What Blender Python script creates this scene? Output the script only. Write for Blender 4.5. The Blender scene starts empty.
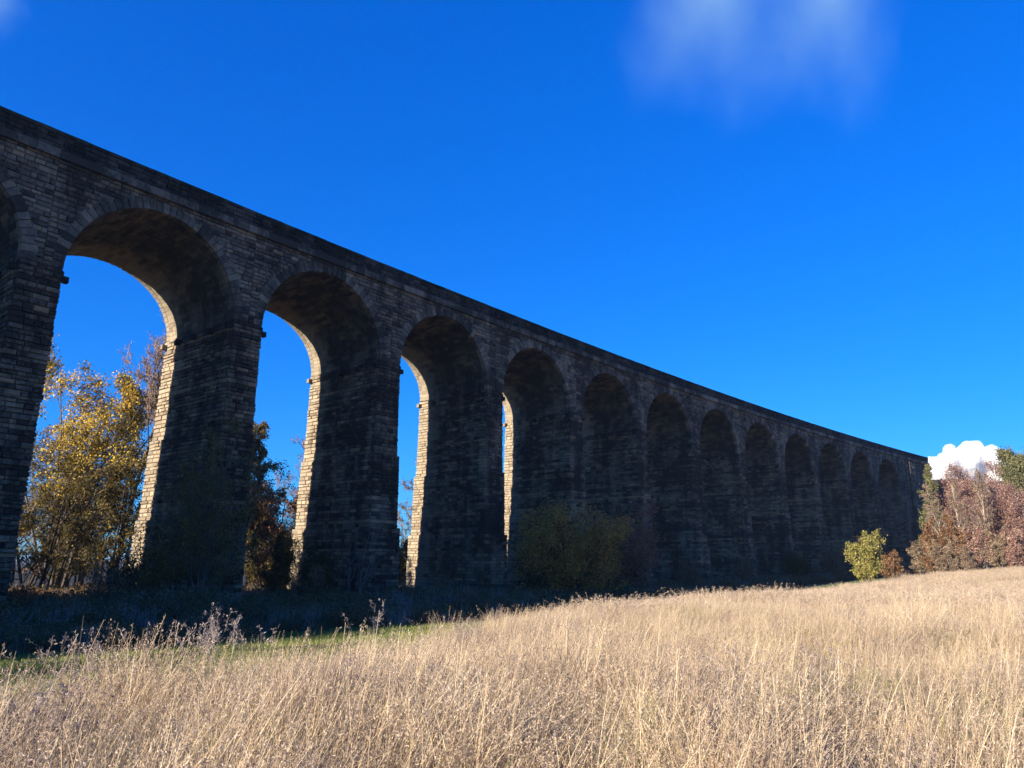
import bpy, math, random
import numpy as np
from mathutils import Vector, Matrix, Euler

# ------------------------------------------------------------------ camera, sky, sun, exposure
SC = bpy.context.scene
COL = SC.collection
F, PITCH, ROLL = 755.4, 0.23785, 0.01076
cd = bpy.data.cameras.new('camera'); cam = bpy.data.objects.new('camera', cd); COL.objects.link(cam)
cd.sensor_width = 36; cd.lens = F / 1024 * 36; cd.clip_start = 0.05; cd.clip_end = 9000
CM = Matrix.Rotation(math.pi / 2 + PITCH, 4, 'X') @ Matrix.Rotation(ROLL, 4, 'Z')
cam.matrix_world = CM
SC.camera = cam

TH, KAP = 0.68247, 0.00099           # heading of the line at s = 0, curvature
VX0, VY0 = -19.002, 48.961
RAD = 1 / KAP
CX, CY = VX0 + RAD * math.cos(TH), VY0 - RAD * math.sin(TH)      # centre of the curve
SUN_EL, SUN_DEL = 16.0, 8.0
_t = TH + KAP * 13
sb = Vector((-math.sin(_t), -math.cos(_t), 0)); sn = Vector((-math.cos(_t), math.sin(_t), 0))
hd = sb * math.cos(math.radians(SUN_DEL)) + sn * math.sin(math.radians(SUN_DEL))
SD = Vector((hd.x * math.cos(math.radians(SUN_EL)), hd.y * math.cos(math.radians(SUN_EL)), math.sin(math.radians(SUN_EL))))
ld = bpy.data.lights.new('sun', 'SUN'); lo = bpy.data.objects.new('sun', ld); COL.objects.link(lo)
ld.energy = 5.0; ld.angle = math.radians(0.5); ld.color = (1.0, 0.88, 0.72)
lo.rotation_euler = SD.to_track_quat('Z', 'Y').to_euler(); lo.location = (-40, -40, 60)

W = bpy.data.worlds.new('World'); SC.world = W; W.use_nodes = True
wn, wl = W.node_tree.nodes, W.node_tree.links
wn.clear()
def N(nt, t, **kw):
    n = nt.nodes.new(t)
    for k, v in kw.items():
        if k in n.inputs.keys(): n.inputs[k].default_value = v
        else: setattr(n, k, v)
    return n
wt = W.node_tree
sky = N(wt, 'ShaderNodeTexSky'); sky.sky_type = 'NISHITA'; sky.sun_disc = False
sky.sun_elevation = math.radians(SUN_EL); sky.sun_rotation = math.atan2(SD.x, SD.y)
sky.air_density = 1.0; sky.dust_density = 0.25; sky.ozone_density = 1.6
hs = N(wt, 'ShaderNodeHueSaturation', Saturation=1.5, Value=1.0); wl.new(sky.outputs[0], hs.inputs['Color'])
tint = N(wt, 'ShaderNodeMix', data_type='RGBA', blend_type='MULTIPLY'); tint.inputs[0].default_value = 1
wl.new(hs.outputs[0], tint.inputs[6]); tint.inputs[7].default_value = (0.55, 0.95, 1.25, 1)
def pixdir(px, py):
    v = CM.to_3x3() @ Vector(((px - 512) / F, -(py - 384) / F, -1.0)); return v.normalized()
sep = N(wt, 'ShaderNodeSeparateColor'); wl.new(tint.outputs[2], sep.inputs[0]); cmb = N(wt, 'ShaderNodeCombineColor')
for i, (gam, mul) in enumerate(((1.0, 0.15), (0.70, 0.40 * 0.273 ** 0.70 / 0.273), (0.55, 0.88 * 0.273 ** 0.55 / 0.273))):   # deep polarised blue
    pw = N(wt, 'ShaderNodeMath', operation='POWER'); wl.new(sep.outputs[i], pw.inputs[0]); pw.inputs[1].default_value = gam
    ml = N(wt, 'ShaderNodeMath', operation='MULTIPLY'); wl.new(pw.outputs[0], ml.inputs[0]); ml.inputs[1].default_value = mul
    wl.new(ml.outputs[0], cmb.inputs[i])
tc = N(wt, 'ShaderNodeTexCoord')
def wisp(px, py, rx, ry, strength, prev):
    """thin high cloud: a soft patch of broken noise round a direction of the sky"""
    d = pixdir(px, py); r = Vector((0, 0, 1)).cross(d).normalized() * -1; u = d.cross(r).normalized()
    dr = N(wt, 'ShaderNodeVectorMath', operation='DOT_PRODUCT'); dr.inputs[1].default_value = r
    du = N(wt, 'ShaderNodeVectorMath', operation='DOT_PRODUCT'); du.inputs[1].default_value = u
    dd = N(wt, 'ShaderNodeVectorMath', operation='DOT_PRODUCT'); dd.inputs[1].default_value = d
    for k in (dr, du, dd): wl.new(tc.outputs['Generated'], k.inputs[0])
    a = N(wt, 'ShaderNodeMath', operation='MULTIPLY'); wl.new(dr.outputs['Value'], a.inputs[0]); a.inputs[1].default_value = F / rx
    b = N(wt, 'ShaderNodeMath', operation='MULTIPLY'); wl.new(du.outputs['Value'], b.inputs[0]); b.inputs[1].default_value = F / ry
    cx = N(wt, 'ShaderNodeCombineXYZ'); wl.new(a.outputs[0], cx.inputs[0]); wl.new(b.outputs[0], cx.inputs[1])
    ln = N(wt, 'ShaderNodeVectorMath', operation='LENGTH'); wl.new(cx.outputs[0], ln.inputs[0])
    no = N(wt, 'ShaderNodeTexNoise', Scale=0.7, Detail=6, Roughness=0.45); wl.new(cx.outputs[0], no.inputs['Vector'])
    s = N(wt, 'ShaderNodeMath', operation='SUBTRACT'); s.inputs[0].default_value = 1.25; wl.new(ln.outputs['Value'], s.inputs[1])
    m = N(wt, 'ShaderNodeMath', operation='MULTIPLY_ADD'); wl.new(no.outputs[0], m.inputs[0]); m.inputs[1].default_value = 1.8; m.inputs[2].default_value = -.8
    q = N(wt, 'ShaderNodeMath', operation='ADD'); wl.new(s.outputs[0], q.inputs[0]); wl.new(m.outputs[0], q.inputs[1])
    mr = N(wt, 'ShaderNodeMapRange', interpolation_type='SMOOTHSTEP'); wl.new(q.outputs[0], mr.inputs[0]); mr.inputs[1].default_value = 0.0; mr.inputs[2].default_value = 2.6
    fr = N(wt, 'ShaderNodeMath', operation='GREATER_THAN'); wl.new(dd.outputs['Value'], fr.inputs[0]); fr.inputs[1].default_value = 0.2
    f2 = N(wt, 'ShaderNodeMath', operation='MULTIPLY'); wl.new(mr.outputs[0], f2.inputs[0]); wl.new(fr.outputs[0], f2.inputs[1])
    f3 = N(wt, 'ShaderNodeMath', operation='MULTIPLY'); wl.new(f2.outputs[0], f3.inputs[0]); f3.inputs[1].default_value = strength
    mx = N(wt, 'ShaderNodeMix', data_type='RGBA'); wl.new(f3.outputs[0], mx.inputs[0]); wl.new(prev, mx.inputs[6])
    mx.inputs[7].default_value = (1.9, 3.1, 3.6, 1)
    return mx.outputs[2]
o = wisp(718, -10, 68, 96, 0.8, cmb.outputs[0])
o = wisp(832, -6, 52, 92, 0.72, o)
o = wisp(-2, 8, 18, 20, 0.35, o)
bg = N(wt, 'ShaderNodeBackground', Strength=0.1); wl.new(o, bg.inputs[0])
wo = N(wt, 'ShaderNodeOutputWorld'); wl.new(bg.outputs[0], wo.inputs[0])
SC.view_settings.view_transform = 'Standard'; SC.view_settings.look = 'None'
SC.view_settings.exposure = 1.45; SC.view_settings.gamma = 1; SC.view_settings.use_curve_mapping = False
SC.render.engine = 'CYCLES'
cy = SC.cycles
cy.use_denoising = True; cy.max_bounces = 8; cy.volume_bounces = 6; cy.diffuse_bounces = 3; cy.transparent_max_bounces = 8
cy.use_adaptive_sampling = True; cy.adaptive_threshold = 0.015

# ------------------------------------------------------------------ helpers
def tag(o, label=None, cat=None, group=None, kind=None):
    if label: o['label'] = label
    if cat: o['category'] = cat
    if group: o['group'] = group
    if kind: o['kind'] = kind
    return o
def empty(name, loc=(0, 0, 0), rz=0):
    o = bpy.data.objects.new(name, None); COL.objects.link(o); o.location = loc; o.rotation_euler = (0, 0, rz); o.empty_display_size = 0.3
    return o
class MB:
    """collects faces into one mesh; each face carries one 'tone' (a stone's or leaf's own shade)"""
    def __init__(s): s.v = []; s.f = []; s.t = []
    def quad(s, a, b, c, d, t=0.5):
        n = len(s.v); s.v += [a, b, c, d]; s.f.append((n, n + 1, n + 2, n + 3)); s.t.append(t)
    def face(s, pts, t=0.5):
        n = len(s.v); s.v += list(pts); s.f.append(tuple(range(n, n + len(pts)))); s.t.append(t)
    def stone(s, M, a0, a1, b0, b1, h0, h, ins, t, rnd):
        """a dressed block on a face: M(a, b, h) maps face coordinates and height above the face"""
        j = lambda: rnd.uniform(-.3, .3) * ins
        n = len(s.v)
        s.v += [M(a0, b0, h0), M(a1, b0, h0), M(a1, b1, h0), M(a0, b1, h0)]
        k = h * .25
        s.v += [M(a0 + ins + j(), b0 + ins + j(), h + rnd.uniform(-k, k)), M(a1 - ins + j(), b0 + ins + j(), h + rnd.uniform(-k, k)),
                M(a1 - ins + j(), b1 - ins + j(), h + rnd.uniform(-k, k)), M(a0 + ins + j(), b1 - ins + j(), h + rnd.uniform(-k, k))]
        for q in ((4, 5, 6, 7), (0, 1, 5, 4), (1, 2, 6, 5), (2, 3, 7, 6), (3, 0, 4, 7)):
            s.f.append(tuple(n + i for i in q)); s.t.append(t)
    def box(s, M, a0, a1, b0, b1, c0, c1, t=0.5):
        n = len(s.v)
        s.v += [M(a, b, c) for c in (c0, c1) for a, b in ((a0, b0), (a1, b0), (a1, b1), (a0, b1))]
        for q in ((0, 3, 2, 1), (4, 5, 6, 7), (0, 1, 5, 4), (1, 2, 6, 5), (2, 3, 7, 6), (3, 0, 4, 7)):
            s.f.append(tuple(n + i for i in q)); s.t.append(t)
    def mesh(s, name):
        me = bpy.data.meshes.new(name)
        me.from_pydata([tuple(p) for p in s.v], [], s.f); 
        at = me.attributes.new('tone', 'FLOAT', 'FACE'); at.data.foreach_set('value', np.array(s.t, dtype=np.float32))
        me.update(); return me
    def build(s, name, mat, parent=None, smooth=False):
        me = s.mesh(name); me.materials.append(mat)
        if smooth: me.polygons.foreach_set('use_smooth', [True] * len(me.polygons))
        o = bpy.data.objects.new(name, me); COL.objects.link(o)
        if parent: o.parent = parent
        return o

def npmesh(name, V, Fc, tone, mats, matidx=None):
    """fast mesh from arrays; Fc is a list of (array n x k)"""
    me = bpy.data.meshes.new(name)
    V = np.asarray(V, dtype=np.float32)
    loops = np.concatenate([a.reshape(-1) for a in Fc]).astype(np.int32)
    sizes = np.concatenate([np.full(len(a), a.shape[1]) for a in Fc]).astype(np.int32)
    starts = np.concatenate([[0], np.cumsum(sizes)[:-1]]).astype(np.int32)
    me.vertices.add(len(V)); me.vertices.foreach_set('co', V.reshape(-1))
    me.loops.add(len(loops)); me.loops.foreach_set('vertex_index', loops)
    me.polygons.add(len(sizes)); me.polygons.foreach_set('loop_start', starts); me.polygons.foreach_set('loop_total', sizes)
    at = me.attributes.new('tone', 'FLOAT', 'FACE'); at.data.foreach_set('value', np.asarray(tone, dtype=np.float32))
    for m in mats: me.materials.append(m)
    if matidx is not None: me.polygons.foreach_set('material_index', np.asarray(matidx, dtype=np.int32))
    me.update(calc_edges=True); me.validate(); return me

# ------------------------------------------------------------------ materials
def newmat(name):
    m = bpy.data.materials.new(name); m.use_nodes = True; nt = m.node_tree; nt.nodes.clear()
    out = nt.nodes.new('ShaderNodeOutputMaterial'); bs = nt.nodes.new('ShaderNodeBsdfPrincipled')
    nt.links.new(bs.outputs[0], out.inputs[0]); bs.inputs['Roughness'].default_value = 0.9
    bs.inputs['Specular IOR Level'].default_value = 0.15
    return m, nt, bs, out
def ramp(nt, fac, stops):
    r = nt.nodes.new('ShaderNodeValToRGB'); nt.links.new(fac, r.inputs[0])
    e = r.color_ramp.elements
    while len(e) < len(stops): e.new(0.5)
    for i, (p, c) in enumerate(stops): e[i].position = p; e[i].color = (*c, 1)
    return r.outputs[0]
def mixc(nt, fac, a, b, mode='MIX'):
    m = nt.nodes.new('ShaderNodeMix'); m.data_type = 'RGBA'; m.blend_type = mode
    for s, i in ((fac, 0), (a, 6), (b, 7)):
        if hasattr(s, 'is_output'): nt.links.new(s, m.inputs[i])
        elif i == 0: m.inputs[0].default_value = s
        else: m.inputs[i].default_value = (*s, 1)
    return m.outputs[2]
def noise(nt, vec, scale, detail=5, rough=0.6, sc=(1, 1, 1)):
    mp = nt.nodes.new('ShaderNodeMapping'); mp.inputs['Scale'].default_value = sc; nt.links.new(vec, mp.inputs[0])
    n = nt.nodes.new('ShaderNodeTexNoise'); n.inputs['Scale'].default_value = scale; n.inputs['Detail'].default_value = detail
    n.inputs['Roughness'].default_value = rough; nt.links.new(mp.outputs[0], n.inputs['Vector']); return n.outputs[0]
def math_(nt, op, a, b=None, clamp=False):
    m = nt.nodes.new('ShaderNodeMath'); m.operation = op; m.use_clamp = clamp
    for i, s in enumerate((a, b)):
        if s is None: continue
        if hasattr(s, 'is_output'): nt.links.new(s, m.inputs[i])
        else: m.inputs[i].default_value = s
    return m.outputs[0]
def tone(nt, nm='tone'):
    a = nt.nodes.new('ShaderNodeAttribute'); a.attribute_name = nm; return a.outputs['Fac']
def pos(nt):
    g = nt.nodes.new('ShaderNodeNewGeometry'); return g.outputs['Position']

def stone_mat(name, clean, grime, bias):
    """weathered gritstone: each block its own shade, soot in big ragged patches and vertical runs; the
    rear metre or two of the masonry is painted paler to brighten its sunlit strip"""
    m, nt, bs, out = newmat(name); P = pos(nt); T = tone(nt)
    base = ramp(nt, T, [(0.0, tuple(c * .6 for c in clean)), (0.5, clean), (0.85, (clean[0] * 1.25, clean[1] * 1.15, clean[2])), (1.0, (clean[0] * 1.3, clean[1] * .98, clean[2] * .75))])
    soot = noise(nt, P, 0.28, 7, 0.65); runs = noise(nt, P, 0.9, 5, 0.6, (1, 1, 0.12)); fine = noise(nt, P, 4, 5, 0.7)
    s = math_(nt, 'ADD', math_(nt, 'MULTIPLY', soot, 1.5), math_(nt, 'MULTIPLY', runs, 1.1))
    s = math_(nt, 'ADD', s, math_(nt, 'MULTIPLY', fine, 0.8))
    s = math_(nt, 'ADD', s, math_(nt, 'MULTIPLY', math_(nt, 'SUBTRACT', 0.5, T), 0.75))
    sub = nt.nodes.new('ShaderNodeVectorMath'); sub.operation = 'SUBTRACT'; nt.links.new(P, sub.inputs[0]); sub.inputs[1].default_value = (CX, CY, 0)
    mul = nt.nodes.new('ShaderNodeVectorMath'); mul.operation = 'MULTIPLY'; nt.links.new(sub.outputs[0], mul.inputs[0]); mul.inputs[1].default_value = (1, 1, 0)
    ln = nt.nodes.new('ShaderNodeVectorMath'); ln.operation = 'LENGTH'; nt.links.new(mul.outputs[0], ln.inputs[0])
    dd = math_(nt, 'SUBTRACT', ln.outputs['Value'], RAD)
    sun_strip = nt.nodes.new('ShaderNodeMapRange'); nt.links.new(math_(nt, 'ADD', dd, math_(nt, 'MULTIPLY', math_(nt, 'SUBTRACT', fine, .5), 3.0)), sun_strip.inputs[0]); sun_strip.inputs[1].default_value = 6.0; sun_strip.inputs[2].default_value = 8.9
    s = math_(nt, 'SUBTRACT', s, math_(nt, 'MULTIPLY', sun_strip.outputs[0], 0.8))
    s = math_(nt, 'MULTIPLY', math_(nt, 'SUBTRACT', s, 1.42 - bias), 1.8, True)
    base = mixc(nt, sun_strip.outputs[0], base, mixc(nt, T, (0.22, 0.175, 0.12), (0.5, 0.43, 0.31)))  # sunlight put into the colour: buff lift towards the rear edge
    c = mixc(nt, s, base, grime)
    c = mixc(nt, math_(nt, 'MULTIPLY', noise(nt, P, 18, 3, 0.7), 0.6), c, (0.0, 0.0, 0.0), 'MIX')
    nt.links.new(c, bs.inputs['Base Color'])
    b = nt.nodes.new('ShaderNodeBump'); b.inputs['Strength'].default_value = 0.9; b.inputs['Distance'].default_value = 0.06
    nt.links.new(noise(nt, P, 7, 8, 0.7), b.inputs['Height']); nt.links.new(b.outputs[0], bs.inputs['Normal'])
    return m
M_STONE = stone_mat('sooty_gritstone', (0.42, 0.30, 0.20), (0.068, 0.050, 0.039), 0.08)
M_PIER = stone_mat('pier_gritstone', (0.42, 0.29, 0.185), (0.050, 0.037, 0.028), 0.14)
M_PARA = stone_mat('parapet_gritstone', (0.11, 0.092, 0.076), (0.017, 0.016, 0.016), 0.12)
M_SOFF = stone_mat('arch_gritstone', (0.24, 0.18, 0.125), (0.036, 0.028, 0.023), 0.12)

def leaf_mat(name, stops, trans=0.35, vary=0.3):
    m, nt, bs, out = newmat(name); T = tone(nt); P = pos(nt)
    f = math_(nt, 'ADD', T, math_(nt, 'MULTIPLY', math_(nt, 'SUBTRACT', noise(nt, P, 0.6, 3, 0.5), 0.5), vary * 3), True)
    c = ramp(nt, f, stops)
    nt.links.new(c, bs.inputs['Base Color']); bs.inputs['Roughness'].default_value = 0.6
    tr = nt.nodes.new('ShaderNodeBsdfTranslucent'); nt.links.new(c, tr.inputs[0])
    mx = nt.nodes.new('ShaderNodeMixShader'); mx.inputs[0].default_value = trans
    nt.links.new(bs.outputs[0], mx.inputs[1]); nt.links.new(tr.outputs[0], mx.inputs[2]); nt.links.new(mx.outputs[0], out.inputs[0])
    return m
def bark_mat(name, a, b):
    m, nt, bs, out = newmat(name); P = pos(nt)
    nt.links.new(ramp(nt, noise(nt, P, 6, 5, 0.7, (1, 1, .4)), [(0.3, a), (0.7, b)]), bs.inputs['Base Color']); return m
L_YEL = leaf_mat('yellow_leaves', [(0, (0.06, 0.07, 0.015)), (0.25, (0.28, 0.22, 0.03)), (0.5, (0.62, 0.43, 0.05)), (1, (0.85, 0.55, 0.09))])
L_OLV = leaf_mat('olive_leaves', [(0, (0.045, 0.035, 0.012)), (0.5, (0.13, 0.10, 0.025)), (0.85, (0.26, 0.18, 0.035)), (1, (0.38, 0.22, 0.04))])
L_DRK = leaf_mat('dark_green_leaves', [(0, (0.015, 0.022, 0.01)), (0.6, (0.045, 0.06, 0.02)), (1, (0.10, 0.11, 0.03))])
L_ORG = leaf_mat('russet_leaves', [(0, (0.06, 0.035, 0.02)), (0.5, (0.22, 0.12, 0.055)), (1, (0.40, 0.23, 0.11))])
L_RED = leaf_mat('purple_red_leaves', [(0, (0.10, 0.06, 0.05)), (0.5, (0.32, 0.19, 0.145)), (1, (0.56, 0.39, 0.30))])
L_BRN = leaf_mat('brown_green_leaves', [(0, (0.12, 0.06, 0.03)), (0.5, (0.30, 0.15, 0.08)), (0.8, (0.46, 0.17, 0.12)), (1, (0.55, 0.2, 0.14))])
L_HAW = leaf_mat('olive_yellow_leaves', [(0, (0.18, 0.08, 0.02)), (0.5, (0.55, 0.26, 0.05)), (1, (0.78, 0.42, 0.09))])
L_LIM = leaf_mat('lime_leaves', [(0, (0.09, 0.085, 0.02)), (0.5, (0.3, 0.27, 0.07)), (1, (0.52, 0.45, 0.15))])
L_GRN = leaf_mat('mid_green_leaves', [(0, (0.07, 0.07, 0.03)), (0.5, (0.17, 0.17, 0.07)), (1, (0.33, 0.28, 0.13))])
L_TAN = leaf_mat('tan_leaves', [(0, (0.09, 0.065, 0.04)), (0.5, (0.26, 0.19, 0.115)), (1, (0.5, 0.38, 0.25))])
B_GREY = bark_mat('grey_bark', (0.05, 0.042, 0.036), (0.15, 0.125, 0.10))
B_DARK = bark_mat('dark_bark', (0.02, 0.017, 0.014), (0.07, 0.055, 0.045))
B_PALE = bark_mat('pale_bark', (0.2, 0.165, 0.13), (0.42, 0.36, 0.29))
B_WHITE = bark_mat('white_bark', (0.3, 0.26, 0.2), (0.62, 0.55, 0.45))
B_TWIG = bark_mat('brown_twigs', (0.12, 0.08, 0.07), (0.30, 0.22, 0.18))
B_RED = bark_mat('reddish_twigs', (0.14, 0.07, 0.06), (0.32, 0.18, 0.15))

# ------------------------------------------------------------------ the line of the viaduct and the ground
def P3(s, d, z):
    """s along the line, d behind its front face, z up"""
    a = TH + KAP * s; r = RAD + d
    return (CX - r * math.cos(a), CY + r * math.sin(a), z)
def sd_of(x, y):
    dx, dy = x - CX, y - CY
    r = np.hypot(dx, dy); a = np.arctan2(dy, -dx)
    return (a - TH) / KAP, r - RAD
def sst(x, a, b):
    t = np.clip((x - a) / (b - a), 0, 1); return t * t * (3 - 2 * t)
def gz(x, y):
    s, d = sd_of(np.asarray(x, float), np.asarray(y, float)); p = -d
    z = -3.0 + 1.35 * sst(p, 12, 40)
    z = z + 2.9 * sst(s, 25, 135) * sst(p, -20, 20) 
    # embankment that takes the line beyond the last arch
    h = 24.2 * sst(s, 158, 176) - 0.0
    emb = np.maximum(0, h - np.maximum(0, np.abs(d - 4.5) - 6) * 0.62) * (s > 150)
    z = np.maximum(z, -3 + emb)
    # valley side behind the wood on the right
    z = z + 16 * sst(s, 178, 330)
    rough = 0.05 * np.sin(x * 1.3 + y * 0.4) * np.sin(y * 1.1 - x * .3) + 0.06 * np.sin(x * .31 + 1) * np.sin(y * .27)
    return z + rough
def gzf(x, y): return float(gz(x, y))
def at(px, Y):
    """ground point in the direction of image column px, at forward distance Y"""
    X = (px - 512) / F * (Y * math.cos(PITCH) - 1.5 * math.sin(PITCH)); return X, Y
def hgt(py, Y, base):
    """height of something at forward distance Y whose top shows on row py"""
    a = PITCH + math.atan((384 - py) / F); return Y * math.tan(a) - base

def build_ground():
    rs = [0.01]; 
    while rs[-1] < 4000: rs.append(rs[-1] * 1.055 + 0.12)
    na = 300
    rs = np.array(rs); an = np.linspace(0, 2 * np.pi, na, endpoint=False)
    R, A = np.meshgrid(rs, an, indexing='ij'); X = R * np.sin(A); Y = R * np.cos(A); Z = gz(X, Y)
    V = np.stack([X, Y, Z], -1).reshape(-1, 3); i = np.arange(len(rs) - 1)[:, None] * na; j = np.arange(na)[None]; k = (j + 1) % na
    Q = np.stack([i + j, i + k, i + na + k, i + na + j], -1).reshape(-1, 4)[:, ::-1]
    m, nt, bs, out = newmat('field_soil'); P = pos(nt)
    c1 = ramp(nt, noise(nt, P, 1.2, 6, 0.65), [(0.3, (0.10, 0.075, 0.04)), (0.55, (0.22, 0.16, 0.09)), (0.75, (0.09, 0.11, 0.035))])
    c2 = ramp(nt, noise(nt, P, 3, 5, 0.6), [(0.3, (0.04, 0.075, 0.02)), (0.7, (0.09, 0.16, 0.03))])
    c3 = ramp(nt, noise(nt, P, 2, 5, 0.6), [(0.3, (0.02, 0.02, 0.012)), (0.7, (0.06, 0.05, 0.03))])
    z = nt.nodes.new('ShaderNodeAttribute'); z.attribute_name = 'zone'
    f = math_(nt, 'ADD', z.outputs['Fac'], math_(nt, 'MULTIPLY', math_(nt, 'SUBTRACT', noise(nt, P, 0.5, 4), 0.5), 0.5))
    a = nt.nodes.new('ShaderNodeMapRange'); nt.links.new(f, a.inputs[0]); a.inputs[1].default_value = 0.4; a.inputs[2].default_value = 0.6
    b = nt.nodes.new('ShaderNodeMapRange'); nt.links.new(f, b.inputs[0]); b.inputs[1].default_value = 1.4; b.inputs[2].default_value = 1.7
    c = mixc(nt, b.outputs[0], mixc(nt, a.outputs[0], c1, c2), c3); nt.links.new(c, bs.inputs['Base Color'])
    bp = nt.nodes.new('ShaderNodeBump'); bp.inputs['Distance'].default_value = 0.15; nt.links.new(noise(nt, P, 4, 6, .7), bp.inputs['Height']); nt.links.new(bp.outputs[0], bs.inputs['Normal'])
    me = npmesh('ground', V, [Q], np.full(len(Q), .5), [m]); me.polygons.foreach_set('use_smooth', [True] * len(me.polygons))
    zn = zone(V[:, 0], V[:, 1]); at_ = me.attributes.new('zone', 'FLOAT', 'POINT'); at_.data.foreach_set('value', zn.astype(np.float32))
    o = bpy.data.objects.new('ground', me); COL.objects.link(o); tag(o, kind='structure')
# edge of the tall dry grass, as distance p in front of the viaduct, along s
EDGE_S = np.array([-80, -35, -24, -22, -19, -14, -7, 5, 20, 45, 70, 100, 130, 160, 400])
EDGE_P = np.array([35.6, 35.6, 36.0, 36.5, 35.3, 33.4, 30.0, 26.5, 24, 21, 19, 18, 17, 16, 16])
GREEN_W = EDGE_P - np.array([19, 19, 19, 19, 19, 19, 18, 17, 15, 12, 9, 7, 6, 6, 6])
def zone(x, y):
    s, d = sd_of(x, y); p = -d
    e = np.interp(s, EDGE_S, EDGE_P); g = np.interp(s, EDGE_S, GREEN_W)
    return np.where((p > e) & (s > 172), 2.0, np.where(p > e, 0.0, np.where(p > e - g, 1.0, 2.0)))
build_ground()

# ------------------------------------------------------------------ the viaduct
L, PW, DEPTH = 13.0, 2.16, 9.1
ZS, ZSTR, ZPAR, ZTOP = 16.25, 22.75, 23.25, 24.45
RH, RV = (L - PW) / 2, 5.63
NA, NB = -10, 10            # bays; 10 is the last arch before the solid abutment
ZG = -4.2
def grad(s): return -0.00105 * s
viad = empty('railway_viaduct', P3(0, 0, -3)); inv = viad.location.copy()
tag(viad, 'long soot-blackened stone railway viaduct with tall round arches crossing the field edge', 'viaduct')
def Pv(s, d, z): 
    p = P3(s, d, z + grad(s) * max(0.0, min(1.0, (z + 3) / 10))); return (p[0] - inv[0], p[1] - inv[1], p[2] - inv[2])

def off(z):
    """how far a pier stands outside its springing outline at height z: batter and two plinth steps"""
    o = 0.010 * (ZS - z)
    if z < 8.6: o += 0.13
    if z < 2.9: o += 0.16
    return o
def courses(z0, z1, rnd, lo=.21, hi=.36):
    z = [z0]
    while z[-1] < z1 - hi: z.append(z[-1] + rnd.uniform(lo, hi))
    z.append(z1); return z
def lay(mb, M, a0, a1, b0, b1, rnd, lo=.35, hi=.95, hmin=.04, hmax=.12, ins=.03, tb=0.0, bed=.014):
    """one course of blocks"""
    a = a0
    while a < a1 - 1e-4:
        e = a + rnd.uniform(lo, hi)
        if a1 - e < lo * .7: e = a1
        h = rnd.uniform(hmin, hmax)
        mb.stone(M, a + .008, e - .008, b0 + bed, b1 - bed, 0.0, h, ins, min(1, max(0, rnd.gauss(.5, .14) + tb)), rnd); a = e
def pier(n):
    rnd = random.Random(900 + n); s0 = n * L; s1 = s0 + PW; mb = MB(); kr = {-1: -.6, 0: .1}.get(n, 1.0)
    M = lambda s, d, z: Pv(s, d, z)
    zb = [ZG, 2.9, 2.9001, 8.6, 8.6001, ZS]
    rings = []
    for k, z in enumerate(zb):
        o = off(z - 1e-5 if k in (1, 3) else z + 1e-5 if k in (2, 4) else z)
        rings.append([M(s0 - o, -o, z), M(s1 + o * kr, -o, z), M(s1 + o * kr, DEPTH + o, z), M(s0 - o, DEPTH + o, z)])
    for a, b in zip(rings, rings[1:]):
        for i in range(4): mb.quad(a[i], a[(i + 1) % 4], b[(i + 1) % 4], b[i], 0.0)
    if n >= -3:
        z = courses(-3.6, 2.9, rnd) [:-1] + courses(2.9, 8.6, rnd)[:-1] + courses(8.6, ZS, rnd)
        for b0, b1 in zip(z, z[1:]):
            zm = (b0 + b1) / 2; o = off(zm); tb = rnd.gauss(0, .10)
            lay(mb, lambda a, b, h: M(a, -o - h, b), s0 - o - .02, s1 + o * kr + .02, b0, b1, rnd, tb=tb)
            lay(mb, lambda a, b, h: M(a, DEPTH + o + h, b), s0 - o - .02, s1 + o * kr + .02, b0, b1, rnd, tb=tb)
            lay(mb, lambda a, b, h: M(s0 - o - h, a, b), -o, DEPTH + o, b0, b1, rnd, tb=tb)
            lay(mb, lambda a, b, h: M(s1 + o * kr + h, a, b), -o, DEPTH + o, b0, b1, rnd, tb=tb)
        for zc in (2.9, 8.6):      # weathered tops of the two set-offs
            o = off(zc - .01)
            mb.box(M, s0 - o - .03, s1 + o * kr + .03, -o - .03, DEPTH + o + .03, zc - .14, zc - .003, .55)
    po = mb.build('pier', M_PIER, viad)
    if n >= -3:
        for q, x in ((-1, s0), (1, s1)):
            im = MB(); d = -.09
            while d < DEPTH + .08:
                e = min(DEPTH + .09, d + rnd.uniform(.7, 1.3)); a, b = sorted((x - q * .1, x + q * (.085 + rnd.uniform(-.02, .02)))); im.box(M, a, b, d + .008, e - .008, 15.9, 16.12, rnd.uniform(.1, .6)); d = e
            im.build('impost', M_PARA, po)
        for side in (0, 1):
            for d in (-.05, 2.2, 4.5, 6.8, 8.85):
                x = s0 if side == 0 else s1; q = -1 if side == 0 else 1
                a, b = sorted((x - q * .1, x + q * .42)); dd = .32 if d > 0 else .36
                own = -1 <= n <= 8; cb = MB() if own else REST
                cb.box(M, a, b, d, d + dd, 15.55, 15.9, rnd.uniform(.1, .5))
                if own: cb.build('corbel', M_PARA, po)
REST = MB()
for n in range(NA, NB + 1): pier(n)
REST.build('corbel', M_PARA, viad)['kind'] = 'stuff'

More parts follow.
